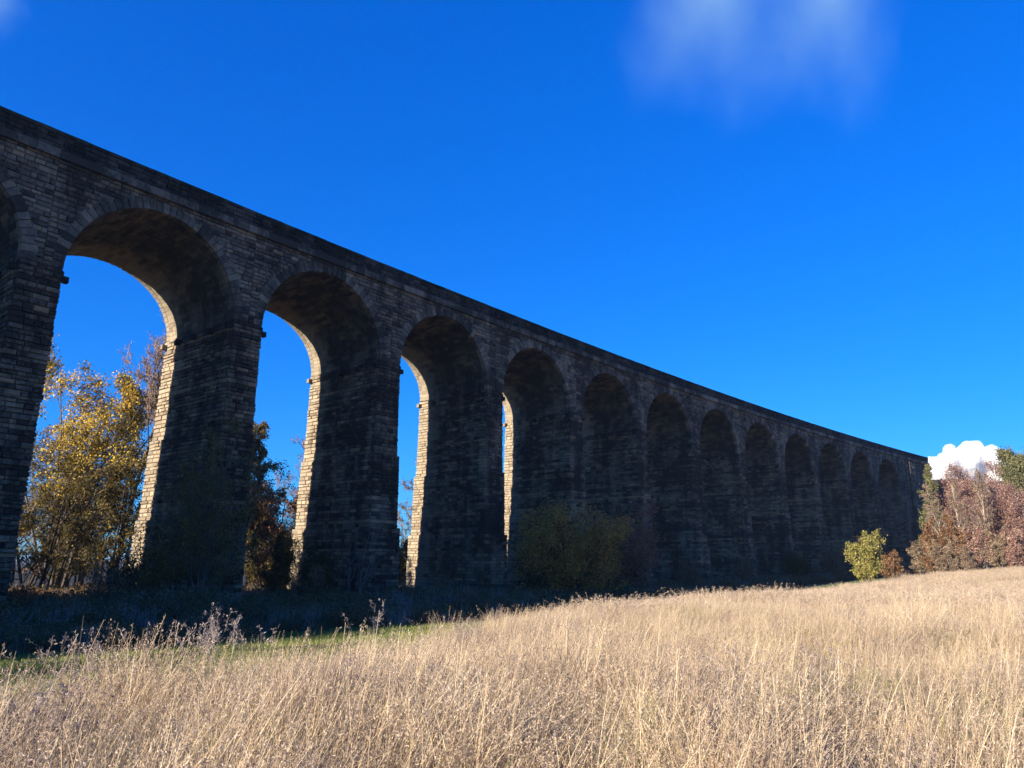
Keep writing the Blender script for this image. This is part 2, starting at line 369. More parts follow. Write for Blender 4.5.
def arch(n):
    rnd = random.Random(300 + n); c = n * L + PW + RH; det = n >= -3
    M = lambda s, d, z: Pv(s, d, z)
    E = lambda t, e=0.0, d=0.0: (c - (RH + e) * math.cos(t), ZS + (RV - .85 * d / DEPTH + e) * math.sin(t))      # t: 0 left springing .. pi right
    mb = MB(); K = 36; ts = [math.pi * i / K for i in range(K + 1)]
    for t0, t1 in zip(ts, ts[1:]):
        for d0, d1 in zip(np.linspace(0.1, DEPTH - .1, 5), np.linspace(0.1, DEPTH - .1, 5)[1:]):
            e = [E(t0, .02, d0), E(t0, .02, d1), E(t1, .02, d1), E(t1, .02, d0)]
            mb.quad(*[M(q[0], dd, q[1]) for q, dd in zip(e, (d0, d1, d1, d0))], .3)
    if det:
        nt_ = 48
        for i in range(nt_):
            t0, t1 = math.pi * i / nt_, math.pi * (i + 1) / nt_
            lay(mb, lambda a, b, h: (lambda e: M(e[0], a, e[1]))(E(b, .02 - h, a)), .35, DEPTH - .35, t0 + 0.0, t1 - 0.0, rnd, lo=.6, hi=1.3, hmin=.015, hmax=.04, ins=.0009, tb=0, bed=.0012)
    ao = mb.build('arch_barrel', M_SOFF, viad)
    for nm, d0, d1 in (('front', -.07, .36), ('back', DEPTH - .36, DEPTH + .07)):
        rg = MB(); nv = 41 if det else 24
        for i in range(nv):
            t0, t1 = math.pi * i / nv, math.pi * (i + 1) / nv; g = .0045
            out = rnd.choice((.62, .72, .8)) if det else .7; t = min(1, max(0, rnd.gauss(.45, .15))); j = rnd.uniform(-.02, .03)
            dq = 0 if nm == 'front' else DEPTH; e00, e01, e10, e11 = E(t0 + g, -.015, dq), E(t0 + g, out, dq), E(t1 - g, -.015, dq), E(t1 - g, out, dq)
            dd0, dd1 = (d0 - j, d1) if nm == 'front' else (d0, d1 + j)
            A = [M(*(e00[0], dd, e00[1])) for dd in (dd0, dd1)]; B = [M(e01[0], dd, e01[1]) for dd in (dd0, dd1)]
            C_ = [M(e10[0], dd, e10[1]) for dd in (dd0, dd1)]; D = [M(e11[0], dd, e11[1]) for dd in (dd0, dd1)]
            for q in ((A[0], C_[0], D[0], B[0]), (A[1], B[1], D[1], C_[1]), (A[0], A[1], C_[1], C_[0]), (B[0], D[0], D[1], B[1]), (A[0], B[0], B[1], A[1]), (C_[0], C_[1], D[1], D[0])):
                rg.quad(*q, t)
        rg.build('arch_ring', M_STONE, ao)
    # spandrel walls front and back, over this arch and the pier to its right
    for front in (True, False):
        sp = MB(); d = 0.0 if front else DEPTH
        sg = -1 if front else 1
        for t0, t1 in zip(ts, ts[1:]):
            (xa, za), (xb, zb) = E(t0, .05, d), E(t1, .05, d)
            xa, xb = max(xa, c - RH), xb if xb < c + RH else c + RH
            xa = min(xa, c + RH)
            sp.quad(M(xa, d, za), M(xb, d, zb), M(xb, d, ZSTR), M(xa, d, ZSTR), 0.0)
        sp.quad(M(c + RH, d, ZS), M(c + RH + PW, d, ZS), M(c + RH + PW, d, ZSTR), M(c + RH, d, ZSTR), 0.0)
        if det:
            zc = courses(ZS, ZSTR, rnd, .24, .36)
            MM = lambda a, b, h: M(a, d + sg * h, b)
            for b0, b1 in zip(zc, zc[1:]):
                zm = (b0 + b1) / 2 - ZS; ro = .6 if front else .5; tb = rnd.gauss(0, .08)
                q = 1 - (zm / (RV - (0 if front else .85) + ro)) ** 2
                a0, a1 = c - RH - PW / 2, c + RH + PW / 2
                if q > 0:
                    w = (RH + ro) * math.sqrt(q)
                    if c - w > a0 + .1: lay(sp, MM, a0, c - w, b0, b1, rnd, .35, .85, tb=tb)
                    if c + w < a1 - .1: lay(sp, MM, c + w, a1, b0, b1, rnd, .35, .85, tb=tb)
                else: lay(sp, MM, a0, a1, b0, b1, rnd, .35, .85, tb=tb)
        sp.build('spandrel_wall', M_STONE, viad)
for n in range(NA, NB + 1): arch(n)

def abutment():
    rnd = random.Random(5); mb = MB(); s0, s1 = (NB + 1) * L, (NB + 1) * L + 17
    M = lambda s, d, z: Pv(s, d, z)
    mb.box(M, s0, s1, 0, DEPTH, ZG, ZSTR, .3)
    z = courses(-1.5, ZSTR, rnd)
    for b0, b1 in zip(z, z[1:]):
        lay(mb, lambda a, b, h: M(a, -h, b), s0, s1, b0, b1, rnd)
        lay(mb, lambda a, b, h: M(s0 - h, a, b), 0, DEPTH, b0, b1, rnd) if b1 < ZS else None
        lay(mb, lambda a, b, h: M(s1 + h, a, b), 0, DEPTH, b0, b1, rnd)
    # a flat buttress strip beside the last arch
    for b0, b1 in zip(z, z[1:]):
        if b1 < ZSTR - .3: lay(mb, lambda a, b, h: M(a, -.35 - h, b), s0 + 5.2, s0 + 7.4, b0, b1, rnd)
    mb.box(M, s0 + 5.2, s0 + 7.4, -.35, .05, -2.5, ZSTR - .3, .3)
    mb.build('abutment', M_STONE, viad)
abutment()
S0, S1 = NA * L, (NB + 1) * L + 17
def run(name, mat, d0, d1, z0, z1, seglo, seghi, j=.012, seed=1, gap=.006):
    """a course of long stones following the curve"""
    rnd = random.Random(seed); mb = MB(); s = S0
    while s < S1:
        e = min(S1, s + rnd.uniform(seglo, seghi) * (3 if s < -45 else 1))
        jj = rnd.uniform(-j, j)
        mb.box(lambda a, b, c: Pv(a, b, c), s + gap, e - gap, d0 + jj, d1 + jj, z0 + rnd.uniform(-j, j) * .5, z1 + rnd.uniform(-j, j) * .9, min(1, max(0, rnd.gauss(.42, .14))))
        s = e
    return mb
for d, sg in ((0, -1), (DEPTH, 1)):
    a, b = sorted((d - sg * .3, d + sg * .30)); run('string_course', None, a, b, ZSTR, ZPAR, .8, 1.6, seed=3).build('string_course', M_STONE, viad)
    mb = MB(); rnd = random.Random(8)
    a, b = sorted((d - sg * .42, d + sg * .02)); pm = run('p', None, a, b, ZPAR, ZTOP - .22, 6, 9, j=.0, seed=4)
    zc = [ZPAR + .01, ZPAR + .34, ZPAR + .66, ZTOP - .22]
    for b0, b1 in zip(zc, zc[1:]):
        lay(pm, lambda u, v, h: Pv(u, d + sg * (.02 + h), v), -45, S1, b0, b1, rnd, .4, .9)
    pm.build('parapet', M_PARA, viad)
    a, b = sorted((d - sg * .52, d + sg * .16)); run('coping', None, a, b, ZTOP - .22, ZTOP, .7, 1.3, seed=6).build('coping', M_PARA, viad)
dk = MB()
for k in range(60):
    a, b = S0 + (S1 - S0) * k / 60, S0 + (S1 - S0) * (k + 1) / 60
    dk.quad(Pv(a, .3, ZPAR + .1), Pv(b, .3, ZPAR + .1), Pv(b, DEPTH - .3, ZPAR + .1), Pv(a, DEPTH - .3, ZPAR + .1))
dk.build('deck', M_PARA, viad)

# ------------------------------------------------------------------ trees and shrubs
def unit(v): return v / (np.linalg.norm(v) + 1e-9)
def grow(rng, h, r0, levels, kids, ratio, angle, up, stems=1, bare=0.3, lean=0.0, wob=0.12, taper_top=.25):
    """branch skeleton: list of (points, radii, level)"""
    out = []
    def branch(p, d, ln, r, lv):
        n = 7 if lv == 0 else 5 if lv == 1 else 4
        pts = [p]; 
        for i in range(n):
            d = unit(d + rng.normal(0, wob * (1.0 if lv else .5), 3) + np.array([0, 0, up * (.12 if lv else .05)]))
            p = p + d * ln / n; pts.append(p)
        pts = np.array(pts); rad = r * np.linspace(1, taper_top if lv == 0 else .35, n + 1); out.append((pts, rad, lv))
        if lv >= levels: return
        k = kids[min(lv, len(kids) - 1)]
        for i in range(k):
            lo = bare if lv == 0 else .15
            t = lo + (1 - lo) * ((i + rng.random()) / k); f = t * n; j = min(n - 1, int(f)); q = pts[j] + (pts[j + 1] - pts[j]) * (f - j)
            ax = unit(pts[j + 1] - pts[j]); w = rng.normal(0, 1, 3); w = unit(w - ax * w.dot(ax))
            a = angle[min(lv, len(angle) - 1)] * rng.uniform(.7, 1.25)
            nd = unit(ax * math.cos(a) + w * math.sin(a) + np.array([0, 0, up * .15]))
            sh = (1 - .62 * t) if lv == 0 else (1 - .35 * t)
            branch(q, nd, ln * ratio[min(lv, len(ratio) - 1)] * sh * rng.uniform(.75, 1.2), max(.006, np.interp(t, [0, 1], [r, r * .3]) * .55), lv + 1)
    for s in range(stems):
        a = rng.uniform(0, 6.28); l = lean if stems == 1 else lean + rng.uniform(.05, .4)
        b = np.array([math.cos(a), math.sin(a), 0]) * (0 if stems == 1 else rng.uniform(0, .04 * h + .1))
        branch(b - np.array([0, 0, .3]), unit(np.array([math.cos(a) * l, math.sin(a) * l, 1])), h * (.88 if stems == 1 else rng.uniform(.55, .9)) , r0 * (1 if stems == 1 else rng.uniform(.5, 1)), 0)
    return out
def tubes(sk, lv0, lv1, rmin=0.0):
    V = []; Q = []; n0 = 0
    for pts, rad, lv in sk:
        if lv < lv0 or lv > lv1: continue
        k = 7 if lv == 0 else 5 if lv == 1 else 3
        n = len(pts); tg = np.gradient(pts, axis=0); tg /= np.linalg.norm(tg, axis=1)[:, None] + 1e-9
        ref = np.array([1, .1, 0]) if abs(tg[0][2]) > .7 else np.array([0, .1, 1])
        u = np.cross(tg, ref); u /= np.linalg.norm(u, axis=1)[:, None] + 1e-9; w = np.cross(tg, u)
        a = np.arange(k) * 2 * np.pi / k; r = np.maximum(rad, rmin)
        ring = pts[:, None] + r[:, None, None] * (np.cos(a)[None, :, None] * u[:, None] + np.sin(a)[None, :, None] * w[:, None])
        V.append(ring.reshape(-1, 3)); i = np.arange(n - 1)[:, None] * k; j = np.arange(k)[None]; jj = (j + 1) % k
        Q.append(n0 + np.stack([i + j, i + jj, i + k + jj, i + k + j], -1).reshape(-1, 4)); n0 += n * k
    if not V: return None
    return np.concatenate(V), np.concatenate(Q)
def leaves(rng, C, size, tones, flat=0.0):
    n = len(C); d = rng.normal(0, 1, (n, 3)); d[:, 2] -= .3; d /= np.linalg.norm(d, axis=1)[:, None]
    e = rng.normal(0, 1, (n, 3)); e -= (e * d).sum(1)[:, None] * d; e /= np.linalg.norm(e, axis=1)[:, None]
    s = size * rng.uniform(.6, 1.35, n)[:, None]
    V = np.stack([C - d * s, C + e * s * .55, C + d * s, C - e * s * .55], 1).reshape(-1, 3)
    Q = np.arange(4 * n).reshape(-1, 4); return V, Q
def tree_meshes(seed, h, r0, levels=4, kids=(12, 6, 5, 4), ratio=(.42, .55, .55, .5), angle=(.95, .75, .7, .7), up=.5, stems=1, bare=.25,
                nleaf=6000, lsize=.11, leaf=None, bark=None, twig=None, twigr=.006, clump=.16, lean=0.0, keep=1.0, wob=.12, squash=1.0, lmin=None, topbias=0):
    rng = np.random.default_rng(seed); sk = grow(rng, h, r0, levels, kids, ratio, angle, up, stems, bare, lean, wob)
    zmax = max(p[:, 2].max() for p, r, l in sk); f = h / zmax
    sk = [(p * np.array([squash, squash, f]), r, l) for p, r, l in sk]
    split = 1 if levels > 2 else 0
    a = tubes(sk, 0, split); tm = npmesh('trunk', a[0], [a[1]], np.full(len(a[1]), .5), [bark])
    parts = []; mats = []; V = []; Q = []; T = []; I = []; n0 = 0
    b = tubes(sk, split + 1, 9, twigr)
    if b: V.append(b[0]); Q.append(b[1]); T.append(rng.uniform(.2, .8, len(b[1]))); I.append(np.zeros(len(b[1]))); n0 = len(b[0])
    mats.append(twig or bark)
    if nleaf:
        lm = levels - 1 if lmin is None else lmin
        src = [p for p, r, l in sk if l >= lm]; ctone = []; C = []
        # some twigs carry many leaves, some few, so the crown has gaps
        wts = rng.gamma(1.2, 1, len(src)) * (rng.random(len(src)) < keep)
        if topbias: wts = wts * np.array([max(0.02, (p[-1][2] / h)) ** topbias for p in src])
        cnt = rng.multinomial(nleaf, wts / wts.sum())
        for p, c in zip(src, cnt):
            if not c: continue
            t = rng.uniform(.2, 1, c) * (len(p) - 1); j = np.minimum(t.astype(int), len(p) - 2); q = p[j] + (p[j + 1] - p[j]) * (t - j)[:, None]
            C.append(q + rng.normal(0, clump, (c, 3))); tb = rng.normal(.45, .16); ctone.append(np.clip(tb + rng.normal(0, .14, c), 0, 1))
        C = np.concatenate(C); lv, lq = leaves(rng, C, lsize, None)
        V.append(lv); Q.append(lq + n0); T.append(np.concatenate(ctone)); I.append(np.ones(len(lq))); mats.append(leaf)
    cm = npmesh('crown', np.concatenate(V), [np.concatenate(Q)], np.concatenate(T), mats, np.concatenate(I))
    return tm, cm
def plant(name, label, cat, px, Y, h, meshes, rz=0, sc=1, group=None, parts=('trunk', 'crown'), xy=None, dz=0):
    x, y = xy if xy else at(px, Y); z = gzf(x, y) + dz
    e = empty(name, (x, y, z), rz); e.scale = (sc, sc, sc); tag(e, label, cat, group)
    for nm, me in zip(parts, meshes):
        o = bpy.data.objects.new(nm, me); COL.objects.link(o); o.parent = e
    return e
def T(top, Y, px): return hgt(top, Y, gzf(*at(px, Y))) * 1.04

SH = ('stem', 'foliage')
# --- behind the first two arches, left
Y = 63
plant('maple_tree', 'tall tree with bright golden yellow top seen through the leftmost open arch', 'tree', 56, Y, 0,
      tree_meshes(1, T(352, Y, 76), .18, stems=8, lean=.05, kids=(11, 6, 5, 4), ratio=(.4, .55, .5, .5), nleaf=26000, lsize=.11, leaf=L_YEL, bark=B_GREY, twig=B_GREY, twigr=.014, bare=.3, topbias=3.0, squash=1.0, clump=.3))
Y = 70
plant('bare_tree', 'leafless tree with fine pinkish twigs right of the yellow crown', 'tree', 119, 62, 0,
      tree_meshes(2, T(308, 62, 141), .2, levels=5, stems=1, kids=(34, 6, 4, 3, 2), ratio=(.30, .55, .5, .5, .6), angle=(.6, .55, .6, .6), nleaf=12000, lsize=.05, leaf=L_TAN, bark=B_GREY, twig=B_TWIG, twigr=.022, bare=.55))
for i, (px, Y, top, lab, sd) in enumerate(((38, 58, 430, 'olive leaved multi stemmed tree beside the pier at the left edge', 3),
                                   (118, 60, 440, 'olive leaved multi stemmed tree under the bare pink twigged tree', 4),
                                   (72, 66, 455, 'thin stemmed green tree directly below the yellow crown', 5),
                                   (20, 70, 400, 'sparse brown leaved tree rising behind the pier at the left edge', 6))):
    plant('woodland_tree', lab, 'tree', px, Y, 0, tree_meshes(sd, T(top, Y, px), .13, stems=6, kids=(10, 5, 4, 3), ratio=(.3, .5, .5, .5), nleaf=11000, twig=B_GREY, squash=1.3, lsize=.1, leaf=L_OLV if i != 3 else L_ORG, bark=B_DARK, bare=.12, twigr=.008),
          group='trees behind the leftmost open arch')
# --- behind the second open arch
Y = 76
plant('ivy_clad_tree', 'dark green ivy covered tree showing right of the nearest full pier', 'tree', 250, Y, 0,
      tree_meshes(7, T(435, Y, 258), .25, kids=(44, 6, 4, 3), ratio=(.2, .6, .5, .5), angle=(.9, .8, .7, .7), nleaf=16000, lsize=.1, leaf=L_OLV, bark=B_DARK, bare=.05))
Y = 72
plant('russet_tree', 'brown and orange leaved tree low in the second open arch', 'tree', 282, Y, 0,
      tree_meshes(8, T(486, Y, 282), .16, stems=8, lean=.15, nleaf=20000, lsize=.12, leaf=L_ORG, bark=B_DARK, bare=.1))
plant('bare_tree', 'pale lilac leafless tree behind the russet leaves in the second open arch', 'tree', 296, 88, 0,
      tree_meshes(9, T(445, 88, 296), .18, levels=4, kids=(14, 6, 5, 4), nleaf=1500, lsize=.08, leaf=L_TAN, bark=B_GREY, twig=B_TWIG, twigr=.016, bare=.3))
plant('hedge_shrub', 'olive green shrub at the foot of the second open arch', 'shrub', 270, 62, 0,
      tree_meshes(10, 6.0, .08, levels=3, stems=10, lean=.15, kids=(8, 5, 4), nleaf=9000, lsize=.09, leaf=L_OLV, bark=B_DARK, bare=.05), parts=SH)
# --- third open arch and beyond
plant('birch_tree', 'pale sparse birch seen through the narrow third open arch', 'tree', 408, 92, 0,
      tree_meshes(11, T(440, 92, 408), .16, levels=4, kids=(16, 6, 4, 3), ratio=(.26, .5, .5, .5), nleaf=5000, lsize=.09, leaf=L_TAN, bark=B_PALE, twig=B_TWIG, twigr=.014, bare=.2))
plant('woodland_shrub', 'green leafy bush low in the narrow third open arch', 'shrub', 405, 80, 0,
      tree_meshes(12, 6.5, .1, levels=3, stems=6, kids=(8, 5, 4), nleaf=10000, lsize=.11, leaf=L_GRN, bark=B_DARK, bare=.05), parts=SH)
# --- more of the wood behind the viaduct
wood = tree_meshes(13, 13, .18, stems=3, nleaf=9000, lsize=.13, leaf=L_OLV, bark=B_DARK, bare=.15)
wood2 = tree_meshes(14, 12, .2, levels=4, nleaf=2500, lsize=.1, leaf=L_ORG, bark=B_GREY, twig=B_TWIG, twigr=.015, bare=.2)
rw = random.Random(4)
k = 0
for s, d, lab in ((-34, 26, 'russet background tree behind the pier at the left edge'), (-26, 34, 'olive background tree low beside the pier at the left edge'), (-18, 38, 'russet background tree behind the stems of the leftmost open arch'), (-9, 42, 'olive background tree behind the yellow topped tree'),
                  (0, 36, 'russet background tree behind the sunlit edge of the nearest full pier'), (8, 40, 'olive background tree behind the nearest full pier'), (17, 45, 'russet background tree behind the ivy covered tree of the second arch'), (27, 38, 'olive background tree behind the second full pier')):
    x, y, _ = P3(s, d, 0)
    plant('background_tree', lab, 'tree', 0, 0, 0, wood if k % 2 else wood2, rz=k * 1.3, sc=rw.uniform(.75, 1.0), group='wood behind the viaduct', xy=(x, y)); k += 1
# --- in front of the viaduct, in its shade
plant('shaded_tree', 'dim olive leaved tree standing in shade before the nearest full pier', 'tree', 203, 46.5, 0,
      tree_meshes(20, T(432, 46.5, 203), .1, stems=7, kids=(10, 5, 4, 3), ratio=(.34, .5, .5, .5), nleaf=15000, lsize=.07, squash=1.3, twig=B_TWIG, leaf=L_OLV, bark=B_GREY, bare=.12))
plant('shaded_shrub', 'low leafy shrub covering the sunlit left edge of the nearest pier', 'shrub', 158, 46, 0,
      tree_meshes(21, 6.4, .06, levels=3, stems=6, kids=(9, 5, 4), nleaf=5000, lsize=.07, leaf=L_OLV, bark=B_GREY, bare=.1), parts=SH)
plant('leafless_shrub', 'thin pale leafless shrub against the second full pier', 'shrub', 354, 53, 0,
      tree_meshes(22, T(505, 53, 354), .03, levels=4, stems=6, kids=(6, 4, 3, 2), ratio=(.3, .5, .5, .5), angle=(.5, .5, .5, .5), nleaf=0, bark=B_TWIG, twig=B_TWIG, twigr=.006, bare=.2), parts=SH)
plant('dark_shrub', 'dark green shrub left of the leafless shrub at the second pier', 'shrub', 318, 52, 0,
      tree_meshes(23, 4.2, .06, levels=3, stems=6, kids=(8, 5, 4), nleaf=8000, lsize=.08, leaf=L_DRK, bark=B_DARK, bare=.05), parts=SH)
plant('hawthorn_bush', 'large rounded olive yellow bush before the middle arches', 'bush', 566, 72, 0,
      tree_meshes(24, T(502, 72, 566) * .93, .09, levels=4, lean=.3, wob=.2, stems=26, kids=(7, 5, 4, 3), ratio=(.42, .55, .5, .5), nleaf=42000, lsize=.1, clump=.34, leaf=L_HAW, bark=B_DARK, bare=.05, squash=1.25), parts=SH)
plant('hawthorn_bush', 'darker reddish topped bush right of the olive yellow bush', 'bush', 622, 83, 0,
      tree_meshes(25, T(497, 83, 622) * .9, .09, levels=4, lean=.3, wob=.2, stems=15, kids=(9, 5, 4, 3), ratio=(.4, .55, .5, .5), nleaf=32000, lsize=.1, clump=.34, leaf=L_BRN, bark=B_DARK, bare=.05, squash=1.25), parts=SH)
low = tree_meshes(26, 3.2, .05, levels=3, stems=8, kids=(8, 5, 4), nleaf=2500, lsize=.07, leaf=L_ORG, bark=B_GREY, twig=B_TWIG, twigr=.008, bare=.1)
low2 = tree_meshes(27, 3.0, .05, levels=3, stems=8, kids=(8, 5, 4), nleaf=6000, lsize=.08, leaf=L_DRK, bark=B_GREY, bare=.1)
k = 0
for s, d, sc, lab in ((-27, -4, 1.2, 'shaded shrub at the far left end of the undergrowth'), (-14, -3, 1.0, 'shaded shrub at the foot of the pier on the left edge'), (-7, -2, .9, 'shaded shrub under the leftmost open arch'),
                      (-3, 4, 1.1, 'shrub inside the leftmost open arch beside the pier'), (6, -3, 1.0, 'shaded shrub under the second open arch'), (19, -2, .8, 'shaded shrub under the narrow third open arch'),
                      (30, -3, 1.0, 'shaded shrub left of the olive yellow bush'), (58, -3, 1.2, 'shaded shrub right of the reddish topped bush'), (72, -3, 1.3, 'shaded shrub under the middle of the viaduct'),
                      (86, -4, 1.6, 'shaded shrub a little left of the taller brown shrubs'), (97, -5, 1.9, 'leftmost of the taller brown shrubs near the far arches'), (106, -5, 2.1, 'taller brown shrub just left of the lime green bush')):
    x, y, _ = P3(s, d, 0)
    plant('shaded_shrub', lab, 'shrub', 0, 0, 0, low if k % 3 else low2, rz=k * 2.1, sc=sc, group='shrubs along the foot of the viaduct', xy=(x, y), parts=SH); k += 1
# --- unseen trees added on the field side, left of frame, to deepen the shade
for k, (s, d) in enumerate(((-52, -13), (-60, -21), (-70, -26), (-82, -22), (-44, -9))):
    x, y, _ = P3(s, d, 0)
    plant('added_shade_tree', ('tree nearest the camera', 'second tree', 'third tree', 'fourth tree', 'tree closest to the piers')[k] + ' of the row added for shade outside the left edge', 'tree', 0, 0, 0, wood, rz=k * 1.9, sc=1.15, group='trees added for shade outside the left edge', xy=(x, y))
for k, (s, d) in enumerate(((-36, 24), (-44, 31), (-55, 26), (-50, 38), (-66, 34))):
    x, y, _ = P3(s, d, 0)
    plant('woodland_tree', ('nearest', 'second', 'third', 'fourth', 'farthest')[k] + ' tree of the copse behind the viaduct outside the left edge', 'tree', 0, 0, 0, wood, rz=k * 1.1, sc=1.25, group='copse outside the left edge', xy=(x, y))
# --- far right
plant('lime_bush', 'sunlit lime green bush glowing before the far dark arches', 'bush', 869, 96, 0,
      tree_meshes(30, T(528, 96, 869), .09, levels=3, lean=.2, stems=12, kids=(10, 6, 5), ratio=(.36, .5, .5), nleaf=14000, lsize=.1, squash=.72, leaf=L_LIM, bark=B_GREY, bare=.05), parts=SH)
plant('russet_bush', 'low russet and green bush right of the lime green bush', 'bush', 896, 108, 0,
      tree_meshes(31, T(548, 108, 896), .09, levels=3, lean=.2, stems=12, kids=(10, 6, 5), ratio=(.36, .5, .5), nleaf=7000, lsize=.11, leaf=L_ORG, bark=B_GREY, bare=.05), parts=SH)
plant('ivy_clad_tree', 'dark ivy covered tree against the end of the viaduct', 'tree', 937, 138, 0,
      tree_meshes(32, T(466, 138, 927), .3, kids=(36, 6, 4, 3), ratio=(.2, .6, .5, .5), angle=(.9, .8, .7, .7), nleaf=13000, lsize=.13, squash=.8, leaf=L_GRN, bark=B_DARK, bare=.05))
Yb = 128
for i, (px, Y, top, sd, lab) in enumerate(((952, 126, 482, 33, 'pale stemmed birch nearest the end of the viaduct'), (971, 124, 474, 34, 'pale stemmed birch second from the end of the viaduct'), (993, 122, 468, 35, 'pale stemmed birch in front of the purple domed crown'))):
    plant('birch_tree', lab, 'tree', px, Y, 0, tree_meshes(sd, T(top, Y, px), .17, levels=4, kids=(18, 6, 5, 4), ratio=(.27, .5, .5, .5), angle=(.6, .6, .6, .6), nleaf=3500, lsize=.08, leaf=L_TAN, bark=B_PALE, twig=B_TWIG, twigr=.022, bare=.35, wob=.07), group='birches at the right')
plant('beech_tree', 'broad purple red tree with domed crown behind the birches', 'tree', 990, 134, 0,
      tree_meshes(36, T(456, 134, 990), .3, levels=4, stems=9, lean=.1, kids=(11, 6, 5, 4), ratio=(.38, .55, .5, .5), nleaf=60000, lsize=.11, clump=.5, squash=1.15, leaf=L_RED, bark=B_GREY, twig=B_RED, twigr=.025, bare=.3))
plant('beech_tree', 'purple red tree with bare twigs at the right edge', 'tree', 1016, 126, 0,
      tree_meshes(37, T(484, 126, 1016), .25, levels=4, stems=7, kids=(11, 6, 5, 4), ratio=(.38, .55, .5, .5), nleaf=32000, lsize=.1, clump=.4, leaf=L_RED, bark=B_GREY, twig=B_RED, twigr=.025, bare=.25))
plant('hillside_tree', 'olive green tree rising above the wood at the top right', 'tree', 1044, 165, 0,
      tree_meshes(38, T(446, 165, 1044), .3, levels=4, stems=8, lean=.15, kids=(11, 6, 5, 4), ratio=(.4, .55, .5, .5), nleaf=45000, clump=.5, lsize=.2, leaf=L_GRN, bark=B_GREY, bare=.15))
plant('hillside_tree', 'olive green tree just outside the right edge', 'tree', 1080, 160, 0,
      tree_meshes(39, T(452, 160, 1062), .3, levels=4, stems=8, kids=(11, 6, 5, 4), ratio=(.4, .55, .5, .5), nleaf=30000, clump=.5, lsize=.2, leaf=L_GRN, bark=B_GREY, bare=.15))
sh1 = tree_meshes(40, 8.5, .12, levels=4, stems=7, kids=(9, 6, 5, 3), ratio=(.36, .5, .5, .5), nleaf=15000, lsize=.13, leaf=L_ORG, bark=B_GREY, twig=B_RED, twigr=.018, bare=.05)
sh2 = tree_meshes(41, 7.5, .12, levels=4, stems=8, kids=(9, 6, 5, 3), ratio=(.36, .5, .5, .5), nleaf=8000, lsize=.12, leaf=L_TAN, bark=B_GREY, twig=B_TWIG, twigr=.018, bare=.05)
sh3 = tree_meshes(42, 7.0, .12, levels=4, stems=8, kids=(9, 6, 5, 3), ratio=(.36, .5, .5, .5), nleaf=10000, lsize=.13, leaf=L_RED, bark=B_GREY, twig=B_RED, twigr=.018, bare=.05)
for k, (px, Y, m, sc, lab) in enumerate(((926, 122, sh2, .8, 'grey brown shrub below the ivy covered tree'), (940, 118, sh1, 1.0, 'orange leaved shrub below the birch nearest the viaduct'), (962, 117, sh1, 1.05, 'orange leaved shrub below the middle birch'),
                                         (952, 113, sh2, .75, 'low tan shrub in front of the orange leaved shrubs'), (982, 116, sh3, .95, 'reddish shrub right of the orange leaved shrubs'), (1003, 114, sh2, .95, 'tan brown shrub left of the right edge'),
                                         (975, 110, sh2, .55, 'smallest tan shrub at the front of the thicket'), (1022, 112, sh3, .85, 'reddish shrub cut by the right edge'), (1045, 112, sh2, 1.0, 'tan shrub beyond the right edge'), (1070, 114, sh1, 1.0, 'orange shrub beyond the right edge'))):
    plant('thicket_shrub', lab, 'shrub', px, Y, 0, m, rz=k * 1.7, sc=sc, group='thicket at the right end of the field', parts=SH)
VAL = ((958, 146, wood2, 'russet tree filling the gap between the ivy covered tree and the purple dome'), (990, 150, wood2, 'russet tree behind the right half of the purple domed crown'), (1008, 146, wood, 'olive tree left below the green hillside tree'),
       (1000, 162, wood, 'olive tree highest up the slope behind the birches'), (1030, 150, wood2, 'russet tree cut by the right edge below the green hillside tree'), (1045, 142, wood, 'olive tree just beyond the right edge'), (1040, 158, wood2, 'russet tree up the slope beyond the right edge'),
       (1085, 150, wood, 'olive tree up the slope farther beyond the right edge'), (1100, 135, wood2, 'russet tree beyond the right edge'), (1140, 130, wood, 'olive tree well beyond the right edge'), (1190, 128, wood2, 'russet tree farther right beyond the edge'), (1250, 125, wood, 'rightmost olive tree of the far valley side'))
for k, (px, Y, m, lab) in enumerate(VAL):
    plant('background_tree', lab, 'tree', px, Y, 0, m, rz=k * 2, sc=1.1, group='wood on the far valley side')

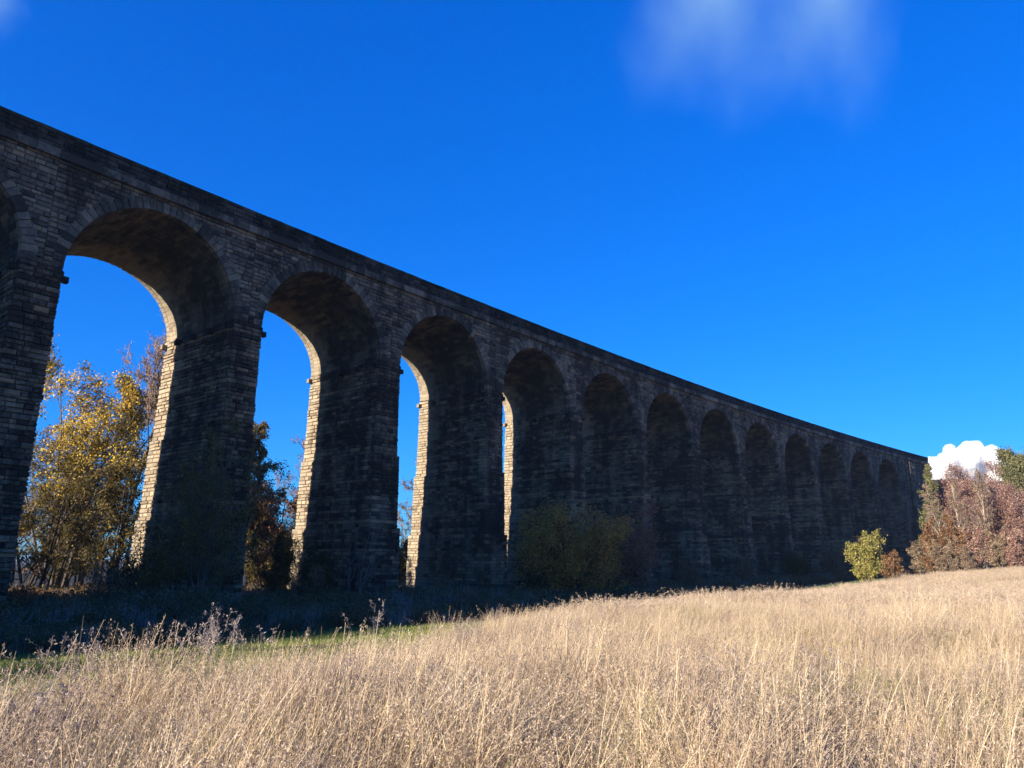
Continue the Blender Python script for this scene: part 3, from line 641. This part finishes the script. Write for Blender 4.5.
# ------------------------------------------------------------------ grass and undergrowth (uncountable: instanced clumps)
def blade_clump(seed, n, rad, h, width, cols, head=.6, lean=.25, curve=.25):
    """a tuft of stalks with small feathery heads"""
    rng = np.random.default_rng(seed); V = []; Q = []; T_ = []; I = []; n0 = 0
    for i in range(n):
        a = rng.uniform(0, 6.283); r = rad * math.sqrt(rng.random()); b = np.array([r * math.cos(a), r * math.sin(a), -.05])
        hh = h * rng.uniform(.45, 1.12); la = rng.uniform(0, 6.283); l = rng.normal(lean * .5, lean * .6)
        dr = np.array([math.cos(la) * l + .10, math.sin(la) * l, 0]); wd = width * rng.uniform(.6, 1.4)
        fa = rng.uniform(0, 6.283); sdv = np.array([math.cos(fa), math.sin(fa), 0]) * wd
        K = 4; pts = []
        for k in range(K + 1):
            t = k / K; pts.append(b + np.array([0, 0, hh * (t - curve * .4 * t * t * abs(l))]) + dr * hh * t ** 1.8)
        tn = rng.uniform(0, 1)
        for k in range(K + 1):
            w = sdv * (1 - .75 * k / K); V += [pts[k] - w, pts[k] + w]
        for k in range(K): Q.append([n0 + 2 * k, n0 + 2 * k + 1, n0 + 2 * k + 3, n0 + 2 * k + 2]); T_.append(tn); I.append(0)
        n0 += 2 * (K + 1)
        if rng.random() < head:
            tip = pts[-1]; d = unit(pts[-1] - pts[-2]); hl = hh * rng.uniform(.12, .32); m = rng.integers(9, 16)
            for j in range(m):
                c = tip - d * hl * rng.random() + rng.normal(0, width * 3.0, 3); e = unit(d + rng.normal(0, .6, 3)) * rng.uniform(1.6, 4.5) * width; f = unit(rng.normal(0, 1, 3)) * width * .9
                V += [c - e, c + f, c + e, c - f]; Q.append([n0, n0 + 1, n0 + 2, n0 + 3]); T_.append(rng.uniform(0, 1)); I.append(1); n0 += 4
    return np.array(V), np.array(Q), T_, I
def grass_mat(name, stops, pn=0.12, patch=None, trans=.35):
    m, nt, bs, out = newmat(name); P = pos(nt)
    oi = nt.nodes.new('ShaderNodeObjectInfo')
    f = math_(nt, 'ADD', math_(nt, 'MULTIPLY', tone(nt), .6), math_(nt, 'MULTIPLY', oi.outputs['Random'], .25))
    f = math_(nt, 'ADD', f, math_(nt, 'MULTIPLY', noise(nt, P, 2.2, 5, .7), .35), True)
    c = ramp(nt, f, stops)
    if patch:
        g = nt.nodes.new('ShaderNodeMapRange'); nt.links.new(noise(nt, P, pn, 5, .65), g.inputs[0]); g.inputs[1].default_value = .5; g.inputs[2].default_value = .66; g.inputs[4].default_value = .75
        c = mixc(nt, g.outputs[0], c, patch)
    nt.links.new(c, bs.inputs['Base Color']); bs.inputs['Roughness'].default_value = .7
    tr = nt.nodes.new('ShaderNodeBsdfTranslucent'); nt.links.new(c, tr.inputs[0]); mx = nt.nodes.new('ShaderNodeMixShader'); mx.inputs[0].default_value = trans
    nt.links.new(bs.outputs[0], mx.inputs[1]); nt.links.new(tr.outputs[0], mx.inputs[2]); nt.links.new(mx.outputs[0], out.inputs[0])
    return m
G_STRAW = grass_mat('dry_stalks', [(0, (0.13, 0.08, 0.04)), (.3, (0.33, 0.232, 0.128)), (.6, (0.56, 0.42, 0.245)), (1, (0.82, 0.70, 0.46))], .9, (0.25, 0.18, 0.125))
G_HEAD = grass_mat('dry_seed_heads', [(0, (0.2, 0.14, 0.105)), (.5, (0.47, 0.36, 0.26)), (1, (0.76, 0.63, 0.46))], .9, (0.3, 0.215, 0.175))
G_GREEN = grass_mat('green_blades', [(0, (0.05, 0.08, 0.015)), (.5, (0.14, 0.19, 0.035)), (1, (0.34, 0.33, 0.11))])
G_GREY = grass_mat('grey_dead_weeds', [(0, (0.12, 0.095, 0.085)), (.5, (0.25, 0.2, 0.18)), (1, (0.45, 0.38, 0.34))])
G_DARK = grass_mat('bramble_stems', [(0, (0.08, 0.04, 0.025)), (.5, (0.23, 0.13, 0.08)), (1, (0.42, 0.27, 0.18))])
G_BLEAF = grass_mat('bramble_leaves', [(0, (0.04, 0.03, 0.012)), (.5, (0.11, 0.08, 0.03)), (1, (0.24, 0.13, 0.05))])

def clumpset(cname, specs):
    c = bpy.data.collections.new(cname)
    for i, (V, Q, T_, I, mats) in enumerate(specs):
        me = npmesh('%s_clump' % cname, V, [Q], T_, mats, I); o = bpy.data.objects.new('%02d_%s' % (i, cname), me); c.objects.link(o)
    return c
def weeds(seed, n, rad, h, width):
    """branching dead weed stalks with tufted tops, and low leaves"""
    rng = np.random.default_rng(seed); V = []; Q = []; T_ = []; I = []; n0 = 0
    def stick(a, b, w, t, m):
        nonlocal n0
        s = unit(np.cross(b - a, rng.normal(0, 1, 3))) * w; V.extend([a - s, a + s, b + s * .6, b - s * .6]); Q.append([n0, n0 + 1, n0 + 2, n0 + 3]); T_.append(t); I.append(m); n0 += 4
    for i in range(n):
        a = rng.uniform(0, 6.283); r = rad * math.sqrt(rng.random()); p = np.array([r * math.cos(a), r * math.sin(a), -.05]); d = unit(np.array([rng.normal(0, .22), rng.normal(0, .22), 1])); hh = h * rng.uniform(.5, 1.1); t = rng.random()
        q = p
        for k in range(5):
            d = unit(d + rng.normal(0, .08, 3)); e = q + d * hh / 5; stick(q, e, width, t, 0)
            if k > 1:
                for j in range(3):
                    f = unit(d + rng.normal(0, .55, 3)) * hh * rng.uniform(.08, .22); stick(e, e + f, width * .7, t, 0)
                    for m in range(4): g = e + f * rng.uniform(.5, 1.1) + rng.normal(0, width * 3, 3); stick(g, g + rng.normal(0, width * 4, 3), width * 1.8, rng.random(), 1)
            q = e
    return np.array(V), np.array(Q), T_, I
def bramble(seed, n, rad, h, width, nl):
    rng = np.random.default_rng(seed); V = []; Q = []; T_ = []; I = []; n0 = 0
    for i in range(n):
        a = rng.uniform(0, 6.283); r = rad * math.sqrt(rng.random()); p = np.array([r * math.cos(a), r * math.sin(a), -.05]); la = rng.uniform(0, 6.283); hh = h * rng.uniform(.5, 1.1); t0 = rng.random()
        pts = [p + np.array([math.cos(la) * u * .9 * hh, math.sin(la) * u * .9 * hh, hh * (2.2 * u - 1.5 * u * u)]) for u in np.linspace(0, 1.1, 6)]
        for u, v in zip(pts, pts[1:]):
            s = unit(np.cross(v - u, rng.normal(0, 1, 3))) * width; V += [u - s, u + s, v + s, v - s]; Q.append([n0, n0 + 1, n0 + 2, n0 + 3]); T_.append(t0); I.append(0); n0 += 4
            for j in range(nl):
                c = u + (v - u) * rng.random() + rng.normal(0, .07, 3); e = unit(rng.normal(0, 1, 3)) * .05 * rng.uniform(.5, 1.3); f = unit(rng.normal(0, 1, 3)) * .035
                V += [c - e, c + f, c + e, c - f]; Q.append([n0, n0 + 1, n0 + 2, n0 + 3]); T_.append(rng.random()); I.append(1); n0 += 4
    return np.array(V), np.array(Q), T_, I
def scatter(name, coll, P, idx, rot, scl):
    me = bpy.data.meshes.new(name); me.vertices.add(len(P)); me.vertices.foreach_set('co', np.asarray(P, dtype=np.float32).reshape(-1))
    a = me.attributes.new('idx', 'INT', 'POINT'); a.data.foreach_set('value', np.asarray(idx, dtype=np.int32))
    a = me.attributes.new('rot', 'FLOAT_VECTOR', 'POINT'); a.data.foreach_set('vector', np.asarray(rot, dtype=np.float32).reshape(-1))
    a = me.attributes.new('scl', 'FLOAT_VECTOR', 'POINT'); a.data.foreach_set('vector', np.asarray(scl, dtype=np.float32).reshape(-1))
    me.update(); o = bpy.data.objects.new(name, me); COL.objects.link(o); tag(o, kind='stuff')
    g = bpy.data.node_groups.new(name, 'GeometryNodeTree'); g.interface.new_socket('Geometry', in_out='INPUT', socket_type='NodeSocketGeometry'); g.interface.new_socket('Geometry', in_out='OUTPUT', socket_type='NodeSocketGeometry')
    gi, go = g.nodes.new('NodeGroupInput'), g.nodes.new('NodeGroupOutput'); ci = g.nodes.new('GeometryNodeCollectionInfo'); ci.inputs[0].default_value = coll; ci.inputs['Separate Children'].default_value = True; ci.inputs['Reset Children'].default_value = True
    ip = g.nodes.new('GeometryNodeInstanceOnPoints'); ip.inputs['Pick Instance'].default_value = True
    def na(nm, ty):
        n = g.nodes.new('GeometryNodeInputNamedAttribute'); n.data_type = ty; n.inputs[0].default_value = nm; return n.outputs['Attribute']
    g.links.new(gi.outputs[0], ip.inputs['Points']); g.links.new(ci.outputs[0], ip.inputs['Instance']); g.links.new(na('idx', 'INT'), ip.inputs['Instance Index'])
    g.links.new(na('rot', 'FLOAT_VECTOR'), ip.inputs['Rotation']); g.links.new(na('scl', 'FLOAT_VECTOR'), ip.inputs['Scale']); g.links.new(ip.outputs[0], go.inputs[0])
    md = o.modifiers.new('scatter', 'NODES'); md.node_group = g
    return o
def vnoise(x, y, sc, seed):
    r = np.random.default_rng(seed); v = np.zeros_like(x)
    for k in range(5):
        a = r.uniform(0, 6.28); f = sc * r.uniform(.6, 1.9); v += np.sin((x * math.cos(a) + y * math.sin(a)) * f + r.uniform(0, 6.28)) * np.cos((x * math.sin(a) - y * math.cos(a)) * f * .8 + r.uniform(0, 6.28))
    return v / 2.2
def ring_points(rng, r0, r1, dens, az0=-62, az1=60):
    a0, a1 = math.radians(az0), math.radians(az1); n = int((a1 - a0) / 2 * (r1 * r1 - r0 * r0) * dens)
    r = np.sqrt(rng.uniform(r0 * r0, r1 * r1, n)); a = rng.uniform(a0, a1, n); return r * np.sin(a), r * np.cos(a)
GR = []
for i in range(6): V, Q, t, I = blade_clump(50 + i, 110, .34, .84, .0030, None, lean=.95, curve=.9, head=.9); GR.append((V, Q, t, I, [G_STRAW, G_HEAD]))
for i in range(2): V, Q, t, I = blade_clump(60 + i, 60, .30, .62, .0035, None, head=.0, lean=.5); GR.append((V, Q, t, I, [G_GREEN, G_HEAD]))
for i in range(2): V, Q, t, I = weeds(64 + i, 16, .3, .68, .003); GR.append((V, Q, t, I, [G_GREY, G_GREY]))
for i in range(3): V, Q, t, I = blade_clump(70 + i, 95, .55, .84, .006, None, head=.95, lean=.9); GR.append((V, Q, t, I, [G_STRAW, G_HEAD]))       # 10..12 coarser, for farther off
gc = clumpset('grass', GR)
rng = np.random.default_rng(77); PX = []; PY = []; ID = []; SCL = []
for r0, r1, dens, far in ((1.6, 12, 13, 0), (12, 28, 8.5, 0), (28, 60, 4.0, 1), (60, 190, 1.6, 1)):
    x, y = ring_points(rng, r0, r1, dens); s, d = sd_of(x, y); p = -d
    e = np.interp(s, EDGE_S, EDGE_P) + vnoise(x, y, .5, 3) * .3
    gap = vnoise(x, y, 1.7, 5)
    ok = (p > e) & (rng.random(len(x)) < np.maximum(np.clip(1.0 + gap * .75, .12, 1), (p < e + 4) * 1.0)) & ~((s > 178))
    x, y, gp, s, p = x[ok], y[ok], gap[ok], s[ok], p[ok]; n = len(x)
    kind = rng.random(n); base = rng.integers(0, 6, n) if not far else rng.integers(10, 13, n)
    ee = np.interp(s, EDGE_S, EDGE_P); gr = vnoise(x, y, .8, 9); wd = vnoise(x, y, .9, 12)
    base = np.where((gr > .42) & (kind < .5) & (p > ee + 3) | (kind < .07), rng.integers(6, 8, n), base)
    base = np.where((wd > .4) & (kind > .68) | (kind > .97), rng.integers(8, 10, n), base)
    sc = rng.uniform(.65, 1.08, n) * (1 + .2 * vnoise(x, y, .35, 21)) * np.clip(1 + .25 * gap[ok] if False else 1 + .22 * gp, .6, 1.25); 
    sc = np.where((base == 8) | (base == 9), sc * .85, sc); sc *= np.where(s > 60, np.interp(s, [60, 130], [1, .7]), 1)
    if far: sc = sc * 1.0
    PX.append(x); PY.append(y); ID.append(base); SCL.append(sc)
x, y, idd, sc = map(np.concatenate, (PX, PY, ID, SCL)); n = len(x)
rot = np.stack([rng.normal(0, .09, n), rng.normal(.03, .09, n), rng.uniform(-.9, .9, n)], 1)
wide = np.where(idd >= 10, 1.25, 1.0)
scatter('tall_dry_grass', gc, np.stack([x, y, gz(x, y)], 1), idd, rot, np.stack([sc * wide, sc * wide, sc], 1))
# short green grass on the mown strip
sc_ = []
for i in range(3): V, Q, t, I = blade_clump(80 + i, 90, .35, .17, .006, None, head=0, lean=.5); sc_.append((V, Q, t, I, [G_GREEN]))
c2 = clumpset('turf', sc_)
x, y = ring_points(rng, 6, 70, 5.0, -66, 30); s, d = sd_of(x, y); p = -d; e = np.interp(s, EDGE_S, EDGE_P); g = np.interp(s, EDGE_S, GREEN_W)
ok = (p < e + 1.5) & (p > e - g - 1.5); x, y = x[ok], y[ok]; n = len(x)
scatter('short_green_grass', c2, np.stack([x, y, gz(x, y)], 1), rng.integers(0, 3, n), np.stack([np.zeros(n), np.zeros(n), rng.uniform(0, 6.28, n)], 1), np.repeat(rng.uniform(.6, 1.3, n)[:, None], 3, 1))
# brambles and rank growth in the viaduct's shade
bs_ = []
for i in range(3): V, Q, t, I = bramble(90 + i, 26, .5, .9, .007, 5); bs_.append((V, Q, t, I, [G_DARK, G_BLEAF]))
for i in range(2): V, Q, t, I = blade_clump(95 + i, 60, .45, .9, .006, None, head=.4, lean=.5); bs_.append((V, Q, t, I, [G_GREY, G_GREY]))
c3 = clumpset('bramble', bs_)
n = 15000; s = rng.uniform(-75, 165, n); d = rng.uniform(-30, 26, n)
r = RAD + d; a = TH + KAP * s; x = CX - r * np.cos(a); y = CY + r * np.sin(a); e = np.interp(s, EDGE_S, EDGE_P) - np.interp(s, EDGE_S, GREEN_W)
inp = (d > -.6) & (d < DEPTH + .6) & ((s % L < PW + .6) | (s % L > L - .6) | (s > 142))
ok = (-d < e + vnoise(x, y, .6, 31) * 1.0) & ~inp & (y > 2); x, y, s, d = x[ok], y[ok], s[ok], d[ok]; n = len(x)
sc = rng.uniform(.6, 1.4, n) * (1.0 + .25 * vnoise(x, y, .4, 33)) * np.interp(-d, [-5, 6, 14, 22], [1.25, 1.25, .9, .55])
scatter('bramble_undergrowth', c3, np.stack([x, y, gz(x, y)], 1), np.where(rng.random(n) < .3, rng.integers(3, 5, n), rng.integers(0, 3, n)), np.stack([np.zeros(n), np.zeros(n), rng.uniform(0, 6.28, n)], 1), np.repeat(sc[:, None], 3, 1))

# ------------------------------------------------------------------ single things in the field
def weedclump(px, Y, h, label, seed, n=12, rad=.5, w=.006):
    x, y = at(px, Y); V, Q, t, I = weeds(seed, n, rad, h, w); me = npmesh('dead_weed_clump', V, [Q], t, [G_GREY, G_GREY], I)
    o = bpy.data.objects.new('dead_weed_clump', me); COL.objects.link(o); o.location = (x, y, gzf(x, y)); tag(o, label, 'weed', 'dead weeds standing above the grass')
weedclump(238, 17, 1.0, 'tallest pale grey dead weed clump at the edge of the green strip', 1, 18, .8)
weedclump(212, 16.0, .9, 'smaller grey weed clump left of the tallest one', 2, 14, .5)
weedclump(372, 22, 1.2, 'lone dead weed stalks before the leafless shrub', 3, 6, .4)
weedclump(60, 12.5, .8, 'dead arching weed stalks near the left edge', 4, 10, .6)
def log():
    """bleached fallen branch lying at the field edge"""
    x, y = at(684, 50); rng = np.random.default_rng(3)
    pts = np.array([(-1.5, 0, .55), (-.8, .1, .75), (0, .05, .95), (.7, 0, 1.15), (1.3, -.05, 1.35)]); rad = np.array([.22, .2, .16, .12, .05])
    sk = [(pts, rad, 0)]
    for i in range(6):
        t = rng.uniform(.2, .95) * 4; j = int(t); q = pts[j] + (pts[j + 1] - pts[j]) * (t - j); d = unit(np.array([rng.uniform(-.6, .6), rng.uniform(-.4, .4), rng.uniform(.0, .6)]))
        sk.append((np.array([q, q + d * .35, q + d * .8 + np.array([.1, 0, -.05])]), np.array([.06, .04, .015]), 1))
    V, Q = tubes(sk, 0, 5); me = npmesh('fallen_branch', V, [Q], np.full(len(Q), .5), [B_TWIG]); o = bpy.data.objects.new('fallen_branch', me); COL.objects.link(o)
    o.location = (x, y, gzf(x, y) + .3); o.scale = (.7, .7, .6); tag(o, 'bleached fallen branch lying on the grass right of the bushes', 'branch')
log()

# ------------------------------------------------------------------ cumulus cloud low on the right
def cloud():
    m = bpy.data.materials.new('cloud_vapour'); m.use_nodes = True; nt = m.node_tree; nt.nodes.clear(); out = nt.nodes.new('ShaderNodeOutputMaterial'); v = nt.nodes.new('ShaderNodeVolumePrincipled')
    v.inputs['Color'].default_value = (1, 1, 1, 1); v.inputs['Density'].default_value = .05; v.inputs['Anisotropy'].default_value = 0.0; nt.links.new(v.outputs[0], out.inputs['Volume'])
    D = 2600; me = bpy.data.meshes.new('cumulus_cloud'); import bmesh; bm = bmesh.new(); rnd = random.Random(11)
    prof = [(914, 462), (924, 458), (934, 455), (944, 452), (953, 446), (962, 441), (970, 440), (980, 442), (989, 446), (997, 450), (1005, 455), (1014, 461)]
    for px, top in prof:
        for k in range(7):
            r = rnd.uniform(3.5, 11) * D / F; cy_ = top + rnd.uniform(-1.5, 3.5) + r * F / D + k * 5 * rnd.uniform(.4, 1)
            v = CM.to_3x3() @ Vector(((px + rnd.uniform(-6, 6) - 512) / F, -(cy_ - 384) / F, -1)) * (D + rnd.uniform(-60, 60))
            bmesh.ops.create_icosphere(bm, subdivisions=3, radius=r, matrix=Matrix.Translation(v))
    bm.to_mesh(me); bm.free(); me.materials.append(m); o = bpy.data.objects.new('cumulus_cloud', me); COL.objects.link(o)
    r = o.modifiers.new('r', 'REMESH'); r.mode = 'VOXEL'; r.voxel_size = 2.0; r.use_smooth_shade = True
    for s_, st in ((60, 34), (22, 13), (8, 4)):
        t = bpy.data.textures.new('c', 'CLOUDS'); t.noise_scale = s_; t.noise_depth = 3
        d = o.modifiers.new('d', 'DISPLACE'); d.texture = t; d.texture_coords = 'GLOBAL'; d.strength = st; d.mid_level = .5
    tag(o, 'white heaped cloud low in the sky above the right hand trees', 'cloud')
cloud()

# ------------------------------------------------------------------ the autumn air
def haze():
    m = bpy.data.materials.new('haze'); m.use_nodes = True; nt = m.node_tree; nt.nodes.clear()
    o_ = nt.nodes.new('ShaderNodeOutputMaterial'); v = nt.nodes.new('ShaderNodeVolumePrincipled'); v.inputs['Density'].default_value = HAZE
    v.inputs['Color'].default_value = (0.5, 0.7, 1.0, 1); v.inputs['Anisotropy'].default_value = 0.2; nt.links.new(v.outputs[0], o_.inputs['Volume'])
    mb = MB(); mb.box(lambda a, b, c: (a, b, c), -4300, 4300, -4300, 4300, -6, 34); o = mb.build('haze', m); tag(o, kind='stuff')
HAZE = 0.00014
haze()
